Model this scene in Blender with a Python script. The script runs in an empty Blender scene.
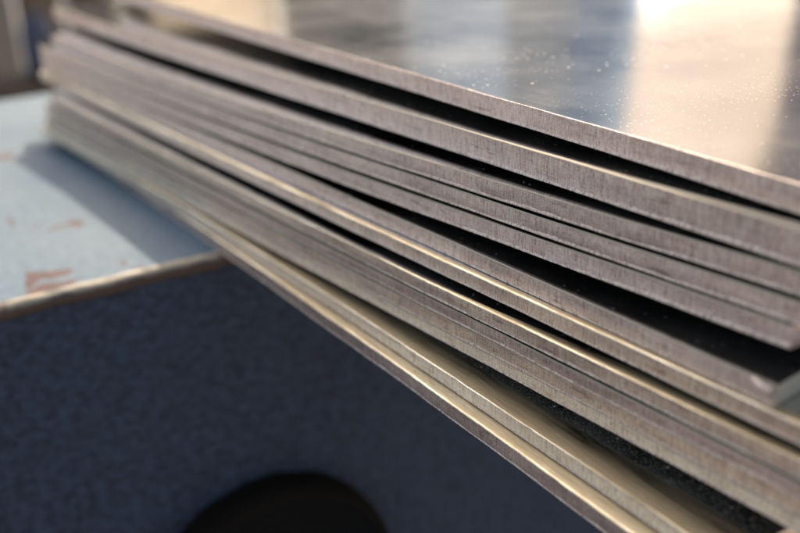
import bpy, math, random
from mathutils import Matrix, Vector, noise
random.seed(7)
S = bpy.context.scene
col = S.collection
R = math.radians

# ------------------------------------------------------------------ camera
cd = bpy.data.cameras.new("camera"); cam = bpy.data.objects.new("camera", cd); col.objects.link(cam)
AX = Vector((0.507539, 0.860171, -0.050097))      # image right, in world axes
AY = Vector((0.297338, -0.229420, -0.926799))     # image down
AZ = Vector((-0.808699, 0.455491, -0.372202))     # view direction
M = Matrix.Identity(4)
for i in range(3):
    M[i][0] = AX[i]; M[i][1] = -AY[i]; M[i][2] = -AZ[i]
M[2][3] = 0.087
cam.matrix_world = M
cd.sensor_width = 36; cd.lens = 36 * 1058 / 800
cd.clip_start = 0.003; cd.clip_end = 500
cd.dof.use_dof = True; cd.dof.focus_distance = 0.164; cd.dof.aperture_fstop = 13.5
S.camera = cam

# ------------------------------------------------------------------ light
SUN_AZ, SUN_EL = -58.0, 37.0        # azimuth from +Y (negative towards -X)
w = bpy.data.worlds.new("World"); S.world = w; w.use_nodes = True
nt = w.node_tree; bg = nt.nodes['Background']
sky = nt.nodes.new('ShaderNodeTexSky'); sky.sky_type = 'NISHITA'; sky.sun_disc = False
sky.sun_elevation = R(SUN_EL); sky.sun_rotation = R(SUN_AZ)
sky.dust_density = 4.0; sky.ozone_density = 0.2; sky.air_density = 0.8
nt.links.new(sky.outputs[0], bg.inputs[0]); bg.inputs[1].default_value = 0.15
sd = bpy.data.lights.new("sun", 'SUN'); sun = bpy.data.objects.new("sun", sd); col.objects.link(sun)
sd.energy = 2.0; sd.angle = R(0.5); sd.color = (1, .93, .82)
sv = Vector((math.sin(R(SUN_AZ)) * math.cos(R(SUN_EL)), math.cos(R(SUN_AZ)) * math.cos(R(SUN_EL)), math.sin(R(SUN_EL))))
sun.rotation_euler = sv.to_track_quat('Z', 'Y').to_euler()
sun.location = sv * 3
S.view_settings.view_transform = 'Standard'; S.view_settings.look = 'None'
S.view_settings.exposure = 1.05; S.view_settings.gamma = 1

# ------------------------------------------------------------------ helpers
def setp(o, label=None, cat=None, group=None, kind=None):
    if label: o['label'] = label
    if cat: o['category'] = cat
    if group: o['group'] = group
    if kind: o['kind'] = kind
    return o
def link(name, verts, faces, mat, parent=None, smooth=False):
    me = bpy.data.meshes.new(name); me.from_pydata([tuple(v) for v in verts], [], faces); me.update()
    if smooth:
        for p in me.polygons: p.use_smooth = True
    me.materials.append(mat)
    o = bpy.data.objects.new(name, me); col.objects.link(o); o.parent = parent
    return o
def empty(name, loc=(0, 0, 0)):
    o = bpy.data.objects.new(name, None); o.location = loc; o.empty_display_size = .02; col.objects.link(o); return o
class MB:
    def __init__(s): s.v = []; s.f = []
    def box(s, c, ax, ay, az, bev=0):
        """box with centre c and half axis vectors"""
        c = Vector(c); n = len(s.v)
        for dz in (-1, 1):
            for dx, dy in ((-1, -1), (1, -1), (1, 1), (-1, 1)):
                s.v.append(c + ax * dx + ay * dy + az * dz)
        for q in ((3, 2, 1, 0), (4, 5, 6, 7), (0, 1, 5, 4), (1, 2, 6, 5), (2, 3, 7, 6), (3, 0, 4, 7)):
            s.f.append(tuple(n + k for k in q))
    def build(s, name, mat, parent=None, smooth=False): return link(name, s.v, s.f, mat, parent, smooth)
def N(nt, t, **k):
    n = nt.nodes.new(t)
    for a, b in k.items():
        if a in n.inputs.keys(): n.inputs[a].default_value = b
        else: setattr(n, a, b)
    return n
def mat(name, color, rough=.5, metal=0, spec=.5):
    m = bpy.data.materials.new(name); m.use_nodes = True
    b = m.node_tree.nodes['Principled BSDF']
    b.inputs['Base Color'].default_value = (*color, 1); b.inputs['Roughness'].default_value = rough
    b.inputs['Metallic'].default_value = metal; b.inputs['Specular IOR Level'].default_value = spec
    return m, m.node_tree, b
def coords(nt, scale=(1, 1, 1), rot=(0, 0, 0)):
    g = N(nt, 'ShaderNodeNewGeometry'); mp = N(nt, 'ShaderNodeMapping')
    mp.inputs['Scale'].default_value = scale; mp.inputs['Rotation'].default_value = rot
    nt.links.new(g.outputs['Position'], mp.inputs['Vector']); return mp.outputs[0]
def nz(nt, vec, scale=1, detail=3, rough=.5, dist=0):
    n = N(nt, 'ShaderNodeTexNoise', Scale=scale, Detail=detail, Roughness=rough, Distortion=dist)
    nt.links.new(vec, n.inputs['Vector']); return n.outputs['Fac']
def ramp(nt, fac, stops):
    r = N(nt, 'ShaderNodeValToRGB'); e = r.color_ramp.elements
    while len(e) < len(stops): e.new(.5)
    for k, (p, c) in enumerate(stops):
        e[k].position = p; e[k].color = (*c, 1) if isinstance(c, tuple) else (c, c, c, 1)
    nt.links.new(fac, r.inputs[0]); return r.outputs[0]
def mixc(nt, fac, a, b, mode='MIX'):
    m = N(nt, 'ShaderNodeMix', data_type='RGBA', blend_type=mode)
    for sock, val in ((m.inputs[0], fac), (m.inputs[6], a), (m.inputs[7], b)):
        if isinstance(val, (int, float)): sock.default_value = val
        elif isinstance(val, tuple): sock.default_value = (*val, 1)
        else: nt.links.new(val, sock)
    return m.outputs[2]
def math_(nt, op, a, b=0.):
    m = N(nt, 'ShaderNodeMath', operation=op)
    for sock, val in ((m.inputs[0], a), (m.inputs[1], b)):
        if isinstance(val, (int, float)): sock.default_value = val
        else: nt.links.new(val, sock)
    return m.outputs[0]
def bump(nt, b, h, strength=.3, dist=.0001):
    n = N(nt, 'ShaderNodeBump', Strength=strength, Distance=dist)
    nt.links.new(h, n.inputs['Height']); nt.links.new(n.outputs[0], b.inputs['Normal'])

# ------------------------------------------------------------------ materials
def sheet_material(name, dust=1.0):
    m, t, b = mat(name, (.62, .63, .64), .1, 1)
    v = coords(t)
    streak = nz(t, coords(t, (60, 900, 60), (0, 0, R(20))), 1, 4)
    cloud = nz(t, v, 28, 4, .6)
    rgh = math_(t, 'ADD', math_(t, 'MULTIPLY', streak, .06), math_(t, 'MULTIPLY', cloud, .10))
    t.links.new(math_(t, 'ADD', rgh, .03), b.inputs['Roughness'])
    base = ramp(t, cloud, [(.3, (.58, .59, .60)), (.7, (.66, .66, .66))])
    if dust > 1.5: base = mixc(t, 1., base, (.85, .66, .42), 'MULTIPLY')
    t.links.new(base, b.inputs['Base Color'])
    # dust: fine flecks, clustered
    def dots(scale, radius, seedoff, cl_lo, cl_hi):
        vv = coords(t, (1, 1, 1)); 
        ad = N(t, 'ShaderNodeVectorMath', operation='ADD'); ad.inputs[1].default_value = (seedoff, seedoff * .7, 0)
        t.links.new(vv, ad.inputs[0])
        dn = N(t, 'ShaderNodeTexNoise', Scale=scale * 2.2, Detail=1); t.links.new(ad.outputs[0], dn.inputs['Vector'])
        mx = N(t, 'ShaderNodeVectorMath', operation='MULTIPLY_ADD'); mx.inputs[1].default_value = (.0 / scale,) * 3
        t.links.new(dn.outputs['Color'], mx.inputs[0]); t.links.new(ad.outputs[0], mx.inputs[2])
        vo = N(t, 'ShaderNodeTexVoronoi', Scale=scale); t.links.new(mx.outputs[0], vo.inputs['Vector'])
        sep = N(t, 'ShaderNodeSeparateColor'); t.links.new(vo.outputs['Color'], sep.inputs[0])
        d = math_(t, 'LESS_THAN', vo.outputs['Distance'], math_(t, 'MULTIPLY_ADD' if False else 'MULTIPLY', math_(t, 'ADD', sep.outputs[2], .25), radius))
        keep = math_(t, 'GREATER_THAN', sep.outputs[0], cl_lo)
        c = nz(t, ad.outputs[0], 38, 3)
        keep2 = math_(t, 'GREATER_THAN', math_(t, 'ADD', c, math_(t, 'MULTIPLY', sep.outputs[1], .25)), cl_hi)
        return math_(t, 'MULTIPLY', math_(t, 'MULTIPLY', d, keep), keep2)
    fine = dots(1500, .21, 3.1, 1 - .40 * min(1.6, dust), .53)
    big = dots(470, .13 if dust > .5 else .05, 9.7, 1 - .42 * min(1.5, dust), .50)
    if dust > 1.5: fine = math_(t, 'MAXIMUM', fine, dots(3300, .34, 1.3, .35, .42))
    dark = dots(110, .07, 5.3, .30, .38)
    film = math_(t, 'MULTIPLY', ramp(t, cloud, [(.35, 0.), (.85, 1.)]), .13 * dust)
    msk = math_(t, 'MAXIMUM', math_(t, 'MULTIPLY', math_(t, 'MAXIMUM', math_(t, 'MULTIPLY', fine, .55), big), .75), film)
    dd = N(t, 'ShaderNodeBsdfDiffuse'); dd.inputs[0].default_value = (.80, .70, .54, 1)
    mix = N(t, 'ShaderNodeMixShader'); t.links.new(msk, mix.inputs[0])
    t.links.new(b.outputs[0], mix.inputs[1]); t.links.new(dd.outputs[0], mix.inputs[2])
    dk = N(t, 'ShaderNodeBsdfDiffuse'); dk.inputs[0].default_value = (.03, .025, .02, 1)
    mix2 = N(t, 'ShaderNodeMixShader'); t.links.new(dark, mix2.inputs[0])
    t.links.new(mix.outputs[0], mix2.inputs[1]); t.links.new(dk.outputs[0], mix2.inputs[2])
    t.links.new(mix2.outputs[0], t.nodes['Material Output'].inputs[0])
    bump(t, b, math_(t, 'ADD', streak, math_(t, 'MULTIPLY', cloud, 2)), .015, .0002)
    return m
def edge_material(name, tint, metal=.55, rough=.42):
    m, t, b = mat(name, tint, rough, metal)
    grain = nz(t, coords(t, (5200, 5200, 4200)), 1, 2, .7)
    hatch = nz(t, coords(t, (4200, 300, 420)), 1, 3, .6)
    patch = nz(t, coords(t, (60, 60, 400)), 1, 4, .6)
    scuff = nz(t, coords(t, (140, 140, 1500)), 1, 4, .65, .5)
    h = math_(t, 'ADD', math_(t, 'MULTIPLY', grain, .7), math_(t, 'MULTIPLY', hatch, .65))
    c = ramp(t, h, [(.47, tuple(x * .36 for x in tint)), (.68, tint), (.85, tuple(min(.95, x * 1.45) for x in tint))])
    c2 = ramp(t, patch, [(.3, (.84, .80, .80)), (.7, (1.06, 1.03, 1.0))])
    c3 = ramp(t, scuff, [(.30, (.55, .48, .44)), (.42, (1., 1., 1.)), (.62, (1., 1., 1.)), (.74, (1.25, 1.22, 1.16))])
    t.links.new(mixc(t, 1., mixc(t, 1., c, c2, 'MULTIPLY'), c3, 'MULTIPLY'), b.inputs['Base Color'])
    t.links.new(ramp(t, patch, [(.3, rough - .1), (.7, rough + .12)]), b.inputs['Roughness'])
    bump(t, b, h, .8, .0001)
    return m
MS = sheet_material('rolled_sheet'); MSD = sheet_material('rolled_sheet_inner', .25); MSL = sheet_material('rolled_sheet_dusty', 1.8)
ME = edge_material('sawn_edge_grey', (.93, .68, .545), .65, .34)
MEB = edge_material('sawn_edge_brown', (.92, .66, .48), .6, .34)
MED = edge_material('sawn_edge_dark', (.78, .57, .45), .65, .34)
ME2 = edge_material('sawn_edge_warm', (1.0, .79, .54), .35, .36)
MRIM, _t, _b = mat('rolled_rim_metal', (.50, .41, .28), .75, .1, .15)
bump(_t, _b, nz(_t, coords(_t, (900, 900, 900)), 1, 3), .25, .0001)
MRG, _t, _b = mat('lit_gold_rim', (.74, .60, .36), .32, 1)  # gold glow of the lit ledge strips, put into the base colour
_n = nz(_t, coords(_t, (45, 500, 260), (0, 0, R(2))), 1, 5, .6, .2)
_t.links.new(ramp(_t, _n, [(.30, (.44, .34, .20)), (.48, (.74, .61, .39)), (.68, (.95, .84, .61))]), _b.inputs['Base Color'])
_t.links.new(ramp(_t, _n, [(.35, .55), (.65, .24)]), _b.inputs['Roughness'])
bump(_t, _b, nz(_t, coords(_t, (300, 2200, 900)), 1, 5, .6), .22, .0002)
MR, _t, _b = mat('burr_metal', (.90, .80, .70), .5, .3)
_c = nz(_t, coords(_t, (3600, 400, 900)), 1, 3, .7)
_t.links.new(ramp(_t, _c, [(.34, (.25, .18, .13)), (.48, (.80, .60, .45)), (.70, (1., .82, .64))]), _b.inputs['Base Color'])
bump(_t, _b, nz(_t, coords(_t, (3000, 600, 900)), 1, 2), .5, .0001)

# ------------------------------------------------------------------ setting: ground
m, t, b = mat('concrete', (.3, .28, .25), .85)
c = nz(t, coords(t), 1.3, 6, .6)
t.links.new(ramp(t, c, [(.3, (.20, .18, .155)), (.7, (.34, .31, .27))]), b.inputs['Base Color'])
gv = []; gf = []
for i in range(21):
    for j in range(21): gv.append((-200 + 20 * i, -200 + 20 * j, -.86))
for i in range(20):
    for j in range(20): a = i * 21 + j; gf.append((a, a + 21, a + 22, a + 1))
setp(link('ground', gv, gf, m), kind='structure')

# ------------------------------------------------------------------ steel bed (blue painted)
def paint_material(name):
    m, t, b = mat(name, (.35, .5, .6), .5)
    v = coords(t)
    cl = nz(t, v, 22, 5, .6); fine = nz(t, v, 420, 3, .6)
    pc = mixc(t, .35, ramp(t, cl, [(.3, (.066, .104, .122)), (.7, (.108, .156, .176))]), ramp(t, fine, [(.35, (.07, .10, .11)), (.65, (.19, .25, .27))]))
    # chips down to rust
    chip = nz(t, coords(t, (46, 88, 60)), 1, 5, .6, .5)
    sx = N(t, 'ShaderNodeSeparateXYZ'); t.links.new(v, sx.inputs[0])
    near = ramp(t, math_(t, 'MULTIPLY', math_(t, 'ADD', sx.outputs[0], .2365), 90.), [(0., 0.), (1., 1.)])
    chip = math_(t, 'ADD', chip, math_(t, 'MULTIPLY', near, .09))
    ck = ramp(t, chip, [(.645, 0.), (.66, 1.)])
    rust = ramp(t, fine, [(.3, (.045, .015, .008)), (.7, (.12, .040, .018))])
    t.links.new(mixc(t, ck, pc, rust), b.inputs['Base Color'])
    t.links.new(ramp(t, cl, [(.3, .62), (.7, .8)]), b.inputs['Roughness'])
    bump(t, b, fine, .2, .0003)
    return m
def shaded_front_paint():
    m, t, b = mat('rough_blue_shaded', (.05, .08, .13), .6)  # same blue paint as the top, darkened in colour for the shaded front
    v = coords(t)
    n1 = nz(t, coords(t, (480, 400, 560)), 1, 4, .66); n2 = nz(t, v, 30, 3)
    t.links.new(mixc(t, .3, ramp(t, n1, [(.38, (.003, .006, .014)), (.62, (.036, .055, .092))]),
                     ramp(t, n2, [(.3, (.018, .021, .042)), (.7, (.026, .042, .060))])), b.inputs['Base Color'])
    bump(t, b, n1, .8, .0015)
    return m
MP = paint_material('chipped_blue_paint'); MF = shaded_front_paint()
X0, X1 = -.438, -.2215
bench = setp(empty('machine_bed', ((X0 + X1) / 2, .35, -.86)),
             'blue painted steel machine bed with chipped rusty top carrying the stack of sheets', 'machine bed')
def bpart(name, verts, faces, mt, smooth=False):
    o = link(name, verts, faces, mt, bench, smooth); o.matrix_parent_inverse = Matrix.Translation(-Vector(bench.location)); return o
# top plate
b_ = MB(); b_.box(((X0 + X1 - .0026) / 2, .35, -.0065), Vector(((X1 - .0026 - X0) / 2, 0, 0)), Vector((0, .75, 0)), Vector((0, 0, .0065)))
bpart('top_plate', b_.v, b_.f, MP)
# body: front face grid with the rough cast surface
vs = []; fs = []; nx, nzv = 260, 120
for i in range(nx + 1):
    for j in range(nzv + 1):
        y = -.15 + .75 * i / nx; z = -.0036 - .32 * j / nzv
        d = noise.noise(Vector((y * 130, z * 130, 0))) * .0009 + noise.noise(Vector((y * 320, z * 320, 4))) * .0005
        vs.append((X1 - .0015 + d, y, z))
for i in range(nx):
    for j in range(nzv): a = i * (nzv + 1) + j; fs.append((a, a + nzv + 1, a + nzv + 2, a + 1))
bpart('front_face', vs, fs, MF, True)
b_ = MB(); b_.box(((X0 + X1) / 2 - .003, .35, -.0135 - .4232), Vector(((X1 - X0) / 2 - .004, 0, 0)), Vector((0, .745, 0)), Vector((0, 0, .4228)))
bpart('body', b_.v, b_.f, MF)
# worn bare metal rim along the front edge: rounded, nicked
m, t, b = mat('worn_rim', (.62, .55, .42), .5, .2)
cc = nz(t, coords(t, (60, 160, 160)), 1, 4)
_rc = (ramp(t, cc, [(.36, (.10, .05, .03)), (.44, (.34, .27, .17)), (.7, (.50, .42, .29))]))
sx = N(t, 'ShaderNodeSeparateXYZ'); t.links.new(coords(t), sx.inputs[0])
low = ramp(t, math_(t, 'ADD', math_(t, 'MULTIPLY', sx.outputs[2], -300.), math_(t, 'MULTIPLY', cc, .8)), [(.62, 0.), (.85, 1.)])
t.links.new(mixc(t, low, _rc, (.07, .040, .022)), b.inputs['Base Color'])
vs = []; fs = []; ny = 700; prof = []
for k in range(9):
    a = R(90 - 90 * k / 8); prof.append((X1 - .0026 + .0024 * math.cos(a), -.0042 + .0042 * math.sin(a)))
prof = [(a, b * .62) for a, b in prof]; prof.append((X1 - .0006, -.0034))
for i in range(ny + 1):
    y = -.15 + .75 * i / ny
    d = noise.noise(Vector((y * 90, 1, 2))) * .0006 + noise.noise(Vector((y * 300, 5, 2))) * .0003
    for k, (px, pz) in enumerate(prof): vs.append((px + d * (k / 9), y, pz - (abs(d) * .6 if 0 < k < 6 else 0)))
P_ = len(prof)
for i in range(ny):
    for k in range(P_ - 1): a = i * P_ + k; fs.append((a, a + 1, a + P_ + 1, a + P_))
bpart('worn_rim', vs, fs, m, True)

# ------------------------------------------------------------------ round buffer on the bed's front face
kb = setp(empty('rubber_buffer', (X1, .0800, -.0985)), 'black round rubber buffer with a hollow face on the shaded blue bed front', 'buffer')
mk, t, b = mat('black_rubber', (.011, .008, .005), .95, 0, .1)
bump(t, b, nz(t, coords(t), 500, 3), .3, .0005)
mk2, t2, b2 = mat('black_recess', (.003, .003, .0025), .8, 0, .15)
def lathe_x(name, prof, mt, n=72):
    vs = []; fs = []
    for i in range(n):
        a = 2 * math.pi * i / n
        for (x, r) in prof: vs.append((x, r * math.cos(a), r * math.sin(a)))
    k = len(prof)
    for i in range(n):
        for j in range(k - 1): p = i * k + j; q = ((i + 1) % n) * k + j; fs.append((p, p + 1, q + 1, q))
    return link(name, vs, fs, mt, kb, True)
lathe_x('ring', [(-.002, .0352), (.004, .0352), (.0066, .0346), (.0078, .0332), (.0080, .0322)], mk)
lathe_x('recess', [(.0080, .0322), (.0068, .0312), (.0060, .012), (.0060, .0001)], mk2)
lathe_x('bolt_head', [(.0060, .0016), (.0072, .0015), (.0076, .0012), (.0076, .0001)], MR, 6)

# ------------------------------------------------------------------ metal sheets
SEAM = {8: .00026, 9: .00050, 10: .00036, 11: .00026, 6: .00012, 12: .00012, 3: .0001, 4: .0001}
YF = {1: [-0.078062, -0.054248, 0.094293], 2: [-0.105301, -0.023833, 0.094339], 3: [-0.014557, 0.046871, 0.098843], 4: [-0.082901, 0.026882, 0.096924], 5: [-0.066927, 0.033827, 0.096855], 6: [-0.113609, -0.002776, 0.09011], 7: [-0.052899, 0.024073, 0.090993], 8: [-0.064258, 0.03051, 0.090089], 9: [-0.092263, 0.026203, 0.090108], 10: [-0.072632, 0.038788, 0.091805], 11: [-0.086872, 0.036184, 0.092105], 12: [-0.167691, -0.019833, 0.082173], 13: [-0.068207, -0.003523, 0.080027]}
HF = {13: [0.0, 0.0, 0.0], 12: [0.0, 0.0], 11: [0.074384, 0.0443282, 0.0066414], 10: [0.0, 0.0], 9: [0.0, 0.0], 8: [6.53e-05, 1.95e-05], 7: [-0.0212408, -0.0083192, 7.8e-05], 6: [0.0, 0.0], 5: [0.0426916, 0.026827, 0.0043344], 4: [-0.0204649, -0.007478, -0.0003215], 3: [0.0012458, 0.0003917], 2: [-0.0295206, -0.0169209, -0.000825], 1: [-0.0258572, -0.0193287, -0.0006161]}
TH = {1: 0.0036, 2: 0.0045, 3: 0.0031, 4: 0.003, 5: 0.003, 6: 0.003, 7: 0.0027, 8: 0.0028, 9: 0.0026, 10: 0.0028, 11: 0.0025, 12: 0.0027, 13: 0.003}
for _k, _g in SEAM.items(): TH[_k] -= _g
def pv(c, x):
    r = 0
    for k in c: r = r * x + k
    return r
def zb(i, X):
    z = 0.0
    for j in range(13, i, -1): z += TH[j] + max(.00006, pv(HF[j - 1], X)) + (0 if j == 13 else SEAM.get(j, 0)) 
    z += 0
    return z
LEFT = {1: -.372, 2: -.398, 3: -.372, 4: -.374, 5: -.373, 6: -.374, 7: -.377, 8: -.352, 9: -.353, 10: -.351, 11: -.353, 12: -.356, 13: -.354}
RIGHT = {1: -.046, 2: -.050, 3: -.063, 4: -.067, 5: -.0745, 6: -.0725, 7: -.0540, 8: -.058, 9: -.0600, 10: -.0605, 11: -.0655, 12: -.0720, 13: -.0745}
SKEW = {6: -.16, 7: -.14, 12: 0.0, 5: -.05}
LAB = {
 1: 'topmost metal sheet of the stack, its mirror-like upper face flecked with dust',
 2: 'second metal sheet from the top, thickest edge, between two wide dark gaps',
 3: 'third metal sheet from the top, first of three close ones under the second dark gap',
 4: 'fourth metal sheet from the top, middle one of three close ones',
 5: 'fifth metal sheet from the top, just above the widest black wedge',
 6: 'sixth metal sheet from the top, small burr on its corner below the black wedge',
 7: 'seventh metal sheet from the top, a thin bright line along its upper rim',
 8: 'eighth metal sheet from the top, first of four pressed together under a thin dark gap',
 9: 'ninth metal sheet from the top, second of four pressed together',
 10: 'tenth metal sheet from the top, third of four pressed together',
 11: 'eleventh metal sheet from the top, last of four above the speckled dark ledge',
 12: 'second metal sheet from the bottom, its dusty upper face showing as a speckled ledge',
 13: 'lowest metal sheet of the stack, resting on the blue bed with a gold lit rim'}
G = 'metal sheets in the stack'
DEPTH = .33
RIM = {7: .0004, 8: .0003, 12: .00022, 13: .00042}      # drop of the rolled rim
RWID = {1: (.0001, .0001), 2: (.0002, .0024), 7: (.0010, .0016), 8: (.0001, .0042), 12: (.0050, .0066), 13: (.0070, .0070)}      # its width; the gold ones span the painted lit strip
def sheet(i):
    XL, XR, T, sk = LEFT[i], RIGHT[i], TH[i], SKEW.get(i, random.uniform(-.03, .03))
    n = int((XR - XL) / .00030)
    seed = i * 7.3
    root = setp(empty('metal_sheet', ((XL + XR) / 2, pv(YF[i], (XL + XR) / 2), zb(i, (XL + XR) / 2))), LAB[i], 'metal sheet', G)
    inv = Matrix.Translation(-Vector(root.location))
    rr = RIM.get(i, .00025); rws = RWID.get(i, (.0002, .0002))
    def rwid(u): f = min(1, max(0, (u + .17) / .10)); return rws[0] + (rws[1] - rws[0]) * f * f                                  # rolled top rim
    def front(u):
        return pv(YF[i], u) + noise.noise(Vector((u * 38, seed, 2))) * .00022 + noise.noise(Vector((u * 140, seed, 6))) * .00008
    # front profile, (forward, up) measured from the face's top edge; last rows are the burr
    prof = [(0, -rr * .7)]
    rims = lambda rw: [(rw, 0), (rw * .75, -rr * .02), (rw * .45, -rr * .08), (rw * .2, -rr * .19), (rw * .05 + rr * .08, -rr * .34), (rr * .08, -rr * .48), (0, -rr * .7)]
    rows = 7
    for k in range(1, rows + 1): prof.append((0, -rr * .7 - (T - rr * .7 - .0003) * k / rows))
    vs = []; fs = []; k_ = len(prof)
    us = [XL + (XR - XL) * a / n for a in range(n + 1)]
    for u in us:
        y0, z0 = front(u), zb(i, u) + T
        for k, (dy, dz) in enumerate(prof):
            q = Vector((u * 2600, dz * 700, seed)); a = noise.noise(q) * .00005 + noise.noise(Vector((u * 300, dz * 300, seed))) * .00007
            # bulge of a sheared edge
            f = -dz / T; bul = -.00005 * math.sin(math.pi * min(1, f))
            vs.append((u, y0 + dy + a + bul, z0 + dz))
    for a in range(n):
        for k in range(k_ - 1): p = a * k_ + k; fs.append((p, p + 1, p + k_ + 1, p + k_))
    o = link('cut_edge', vs, fs, {11: ME2, 12: ME2, 13: MED, 8: MEB, 9: MED, 10: MEB, 7: MEB}.get(i, ME), root, True); o.matrix_parent_inverse = inv
    lastdz = prof[-1][1]
    vs = []; fs = []; kr = 7
    for u in us:
        rim = rims(rwid(u))
        y0, z0 = front(u), zb(i, u) + T
        for k, (dy, dz) in enumerate(rim):
            a = noise.noise(Vector((u * 900, k * .4, seed))) * .00003 * min(1, k) + (noise.noise(Vector((u * 2600, dz * 700, seed))) * .00005 if k == kr - 1 else 0)
            bul = -.00005 * math.sin(math.pi * min(1, -dz / T)) * (k / (kr - 1))
            vs.append((u, y0 + dy + a + bul, z0 + dz))
    for a in range(n):
        for k in range(kr - 1): p = a * kr + k; fs.append((p, p + 1, p + kr + 1, p + kr))
    o = link('rolled_rim', vs, fs, MRG if i in (7, 8, 12, 13) else ME if i == 1 else MRIM, root, True); o.matrix_parent_inverse = inv
    # burr along the lower rim
    vs = []; fs = []
    for a, u in enumerate(us):
        y0, z0 = front(u), zb(i, u)
        j1 = noise.noise(Vector((u * 2600, 3, seed))) * 1.6; j2 = noise.noise(Vector((u * 1500, 9, seed))); j3 = noise.noise(Vector((u * 45, 1, seed)))
        bs = {1: .7, 2: 1., 3: .8, 4: .9, 5: 1.}.get(i, .45) * 1.2
        hgt = max(.00012, (.00040 + .00034 * j3 + .00014 * j1) * bs)
        out = .00004 + .00010 * j2 + .00010 * j3
        z1 = z0 + T + lastdz
        low = z0 - .00001 + .00004 * abs(j1)
        vs += [(u, y0 + .00003, z0 + hgt + .00025), (u, y0 - (out + .00006) * bs, z0 + hgt * .72), (u, y0 - (out + .00011) * bs, z0 + hgt * .32), (u, y0 + .00002, low), (u, y0 + .0006, z0 + .00001)]
    for a in range(n):
        for k in range(4): p = a * 5 + k; fs.append((p, p + 1, p + 6, p + 5))
    o = link('burr', vs, fs, MR, root, True); o.matrix_parent_inverse = inv
    # sheet body: top, underside, back and far end
    m_ = 90; us2 = [XL + (XR - XL) * a / m_ for a in range(m_ + 1)]
    vs = []; fs = []; D = [0, .004, .02, .06, .12, .2, DEPTH]
    for u in us2:
        for d in D:
            y = front(u) + rwid(u) + d
            vs.append((u + sk * d, y, zb(i, u) + T))
    L = len(D)
    for u in us2:
        for d in D: vs.append((u + sk * d, front(u) + .0004 + d, zb(i, u)))
    off = (m_ + 1) * L
    for a in range(m_):
        for k in range(L - 1):
            p = a * L + k
            fs.append((p, p + L, p + L + 1, p + 1)); fs.append((off + p, off + p + 1, off + p + L + 1, off + p + L))
        p = a * L + L - 1; fs.append((p, p + L, off + p + L, off + p))
    for k in range(L - 1): fs.append((k, k + 1, off + k + 1, off + k))
    o = link('rolled_face', vs, fs, MS if i == 1 else MSL if i == 12 else MSD, root, False); o.matrix_parent_inverse = inv
    # near end edge
    vs = []; fs = []; rows = 6; nn = 500
    for a in range(nn + 1):
        d = DEPTH * (a / nn) ** 1.5
        y = front(XR) + d; x = XR + sk * d; z0 = zb(i, XR)
        for k in range(rows + 1):
            f = k / rows
            e = .00008 * math.sin(math.pi * f) + noise.noise(Vector((y * 2500, f * 3, seed))) * .00004
            if k == 0 or k == rows: e = -.00012
            vs.append((x + e + (-.0001 if a == 0 else 0), y, z0 + T * (1 - f)))
    for a in range(nn):
        for k in range(rows): p = a * (rows + 1) + k; fs.append((p, p + 1, p + rows + 2, p + rows + 1))
    o = link('end_edge', vs, fs, MRIM if i in (6, 7) else MEB if i == 12 else ME, root, True); o.matrix_parent_inverse = inv
    if i == 6:
        # curled chip of metal left on the corner
        vs = []; fs = []; ns = 10
        for a in range(ns + 1):
            t_ = a / ns; ang = t_ * 2.6
            cx = XR - .0032 + .0034 * t_; cy = front(XR) - .0002 - .0005 * math.sin(ang); cz = zb(i, XR) + T - .0002 - .0006 * math.sin(ang * .8)
            wd = .0006 * math.sin(math.pi * (.15 + .7 * t_))
            for s_ in (-1, -.3, .3, 1): vs.append((cx, cy - .0003 * (1 - s_ * s_), cz + wd * s_ + .0003 * t_))
        for a in range(ns):
            for k in range(3): p = a * 4 + k; fs.append((p, p + 1, p + 5, p + 4))
        o = link('metal_curl', vs, fs, MR, root, True); o.matrix_parent_inverse = inv
        sm = o.modifiers.new('thick', 'SOLIDIFY'); sm.thickness = .00015
    return root
for i in range(13, 0, -1): sheet(i)

# ------------------------------------------------------------------ yard beyond: fence, then unseen panels added for the top sheet's reflections
def pol(az, r, z=0): return Vector((math.sin(R(az)) * r, math.cos(R(az)) * r, z))
def panel(mb, a0, a1, r, z0, z1, th=.03):
    p, q = pol(a0, r), pol(a1, r); c = (p + q) / 2; ax = (q - p) / 2; nrm = Vector((-ax.y, ax.x, 0)).normalized()
    if nrm.dot(c) < 0: nrm = -nrm
    mb.box((c.x + nrm.x * th / 2, c.y + nrm.y * th / 2, (z0 + z1) / 2), ax, nrm * th / 2, Vector((0, 0, (z1 - z0) / 2)))
def wood(name, c1, c2):
    m, t, b = mat(name, c1, .75)
    g = nz(t, coords(t, (9, 9, 1.2)), 1, 4, .6, .6)
    t.links.new(ramp(t, g, [(.3, c1), (.7, c2)]), b.inputs['Base Color'])
    bump(t, b, g, .4, .01); return m
W = [wood('weathered_board', (.085, .060, .034), (.19, .135, .08)), wood('brown_board', (.045, .030, .018), (.10, .070, .042)),
     wood('pale_board', (.20, .165, .11), (.30, .25, .18))]
fence = setp(empty('timber_fence', pol(-80, 2.4, -.86)), 'blurred brown timber fence of upright boards behind the blue bed', 'fence')
finv = Matrix.Translation(-Vector(fence.location))
a = -100.; k = 0
while a < -73:
    wdt = random.uniform(1.6, 3.2)
    mb = MB(); panel(mb, a, a + wdt - .12, 2.4 + random.uniform(0, .05), -.86, .75 + random.uniform(-.03, .03), .022)
    o = mb.build('board', W[[1, 0, 1, 2, 0][k % 5]], fence); o.matrix_parent_inverse = finv
    a += wdt; k += 1
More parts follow.
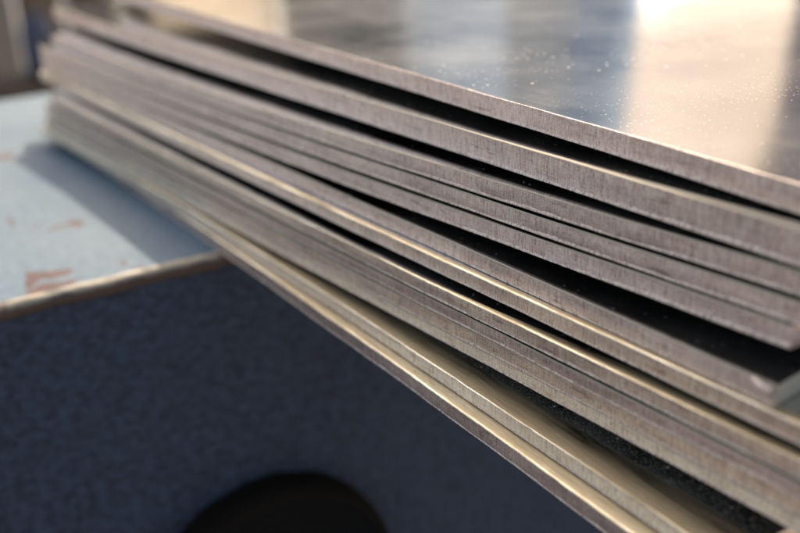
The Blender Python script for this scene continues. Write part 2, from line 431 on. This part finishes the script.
for z in (-.4, .35):
    mb = MB(); 
    p, q = pol(-100, 2.56), pol(-73, 2.56); mb.box(((p.x + q.x) / 2, (p.y + q.y) / 2, z), (q - p) / 2, Vector((.02, .005, 0)), Vector((0, 0, .05)))
    o = mb.build('rail', W[1], fence); o.matrix_parent_inverse = finv
# blue canister on a timber block in front of the fence
mdr, _, _ = mat('blue_canister_paint', (.055, .062, .088), .8)
c0 = pol(-78.6, 1.9, -.25)
vs = []; fs = []; prof = [(0, .0), (0, .026), (.004, .029), (.075, .029), (.088, .022), (.092, .012), (.105, .012), (.106, .0)]
for s_ in range(32):
    an = 2 * math.pi * s_ / 32
    for (z, r) in prof: vs.append((r * math.cos(an), r * math.sin(an), z))
L = len(prof)
for s_ in range(32):
    for j in range(L - 1): p = s_ * L + j; q = ((s_ + 1) % 32) * L + j; fs.append((p, q, q + 1, p + 1))
dr = link('blue_canister', vs, fs, mdr, None, True); dr.location = c0
setp(dr, 'blurred small blue canister standing before the brown timber fence', 'canister')
mb = MB(); mb.box((c0.x, c0.y, -.556), Vector((.06, 0, 0)), Vector((0, .12, 0)), Vector((0, 0, .303)))
tb = mb.build('timber_block', W[1]); setp(tb, 'blurred brown timber block under the small blue canister', 'timber block')

# unseen upright panels added for the toned bands mirrored in the top sheet
def plain(name, c, rough=.8, sc=4, var=.12):
    m, t, b = mat(name, c, rough)
    n_ = nz(t, coords(t), sc, 5, .6)
    t.links.new(ramp(t, n_, [(.3, tuple(x * (1 - var) for x in c)), (.7, tuple(min(1, x * (1 + var)) for x in c))]), b.inputs['Base Color'])
    return m
refl_root = setp(empty('reflection_panels', pol(-60, 1.5, -.86)), 'unseen panels added for the cream, dark and grey bands mirrored in the top sheet', 'reflection panel')
sinv = Matrix.Translation(-Vector(refl_root.location))
def sp(name, m, *args, **k):
    mb = MB(); panel(mb, *args, **k); o = mb.build(name, m, refl_root); o.matrix_parent_inverse = sinv; return o
def fabric(name, c, tr, stops=None):
    """backlit cloth for the added panels: lets sun through to brighten their reflection"""
    m, t, b = mat(name, c, .8)
    n_ = nz(t, coords(t, (5, 5, 5)), 1, 4, .6)
    t.links.new(ramp(t, n_, [(.3, tuple(x * .86 for x in c)), (.7, tuple(min(1, x * 1.08) for x in c))]), b.inputs['Base Color'])
    tl = N(t, 'ShaderNodeBsdfTranslucent'); t.links.new(b.inputs['Base Color'].links[0].from_socket, tl.inputs[0])
    mx = N(t, 'ShaderNodeMixShader'); mx.inputs[0].default_value = tr
    t.links.new(b.outputs[0], mx.inputs[1]); t.links.new(tl.outputs[0], mx.inputs[2])
    t.links.new(mx.outputs[0], t.nodes['Material Output'].inputs[0]); return m
def quad(name, m, root, inv, a00, a10, a01, a11, r, z0, z1, hem=None, th=.004, ns=24):
    """upright sheet between azimuths a00..a10 at the foot and a01..a11 at the head, with an optional shaped hem"""
    vs = []; fs = []
    for back in (0, 1):
        for k in range(ns + 1):
            f = k / ns; zz = z0 + (hem(f) if hem else 0)
            lo = pol(a00 + (a10 - a00) * f, r + th * back, zz); hi = pol(a01 + (a11 - a01) * f, r + th * back, z1)
            vs += [lo, hi]
    o_ = (ns + 1) * 2
    for k in range(ns):
        p = k * 2; fs += [(p, p + 2, p + 3, p + 1), (o_ + p, o_ + p + 1, o_ + p + 3, o_ + p + 2), (p, o_ + p, o_ + p + 2, p + 2), (p + 1, p + 3, o_ + p + 3, o_ + p + 1)]
    fs += [(0, 1, o_ + 1, o_), (o_ - 2, 2 * o_ - 2, 2 * o_ - 1, o_ - 1)]
    o = link(name, vs, fs, m, root); o.matrix_parent_inverse = inv; return o
sp('refl_cream_base', plain('cream_base_tone', (.80, .70, .52)), -72.8, -66.3, 1.5, -.86, .0)
quad('refl_cream_glow', fabric('cream_glow_tone', (.82, .73, .60), .66), refl_root, sinv, -72.8, -66.3, -72.8, -66.3, 1.44, .0, .62)
sp('refl_dark', plain('dark_panel_tone', (.17, .16, .14)), -66.25, -60.6, 1.52, -.86, .60)
sp('refl_pale_strip', plain('pale_strip_tone', (.30, .27, .23)), -60.7, -59.75, 1.46, -.86, .60)
quad('refl_pale_grey', plain('pale_grey_tone', (.86, .84, .76), .6), refl_root, sinv, -59.85, -53.6, -59.85, -54.6, 1.5, -.5, .60, th=.05)
quad('refl_grey', plain('grey_panel_tone', (.56, .53, .48), .6), refl_root, sinv, -55.5, -41.9, -56.5, -51.5, 1.56, -.5, .60, th=.05)
cloth_root = setp(empty('reflection_cloths', pol(-43, 1.4, -.86)), 'unseen backlit cloths and brown panel added for the bright patch mirrored in the top sheet', 'reflection_cloths')  # unseen cloths and panel, added to brighten the top sheet's reflection
cinv = Matrix.Translation(-Vector(cloth_root.location))
quad('refl_cream_cloth', fabric('cream_cloth', (.88, .81, .74), .60), cloth_root, cinv, -50, -37, -50, -37, 1.56, .178, .66, hem=lambda f: .035 * ((f - .62) / .4) ** 2 )
quad('refl_blue_strip', fabric('pale_blue_cloth', (.70, .84, .97), .6), cloth_root, cinv, -49.5, -46.2, -52.8, -49.6, 1.555, -.02, .64)
quad('refl_olive_strip', fabric('olive_cloth', (.55, .51, .38), .55), cloth_root, cinv, -37.9, -35.6, -43.9, -41.6, 1.54, .15, .655)
quad('refl_brown_panel', plain('brown_panel_tone', (.34, .26, .24)), cloth_root, cinv, -35.7, -30, -41.7, -36, 1.38, -.86, .66, th=.05)
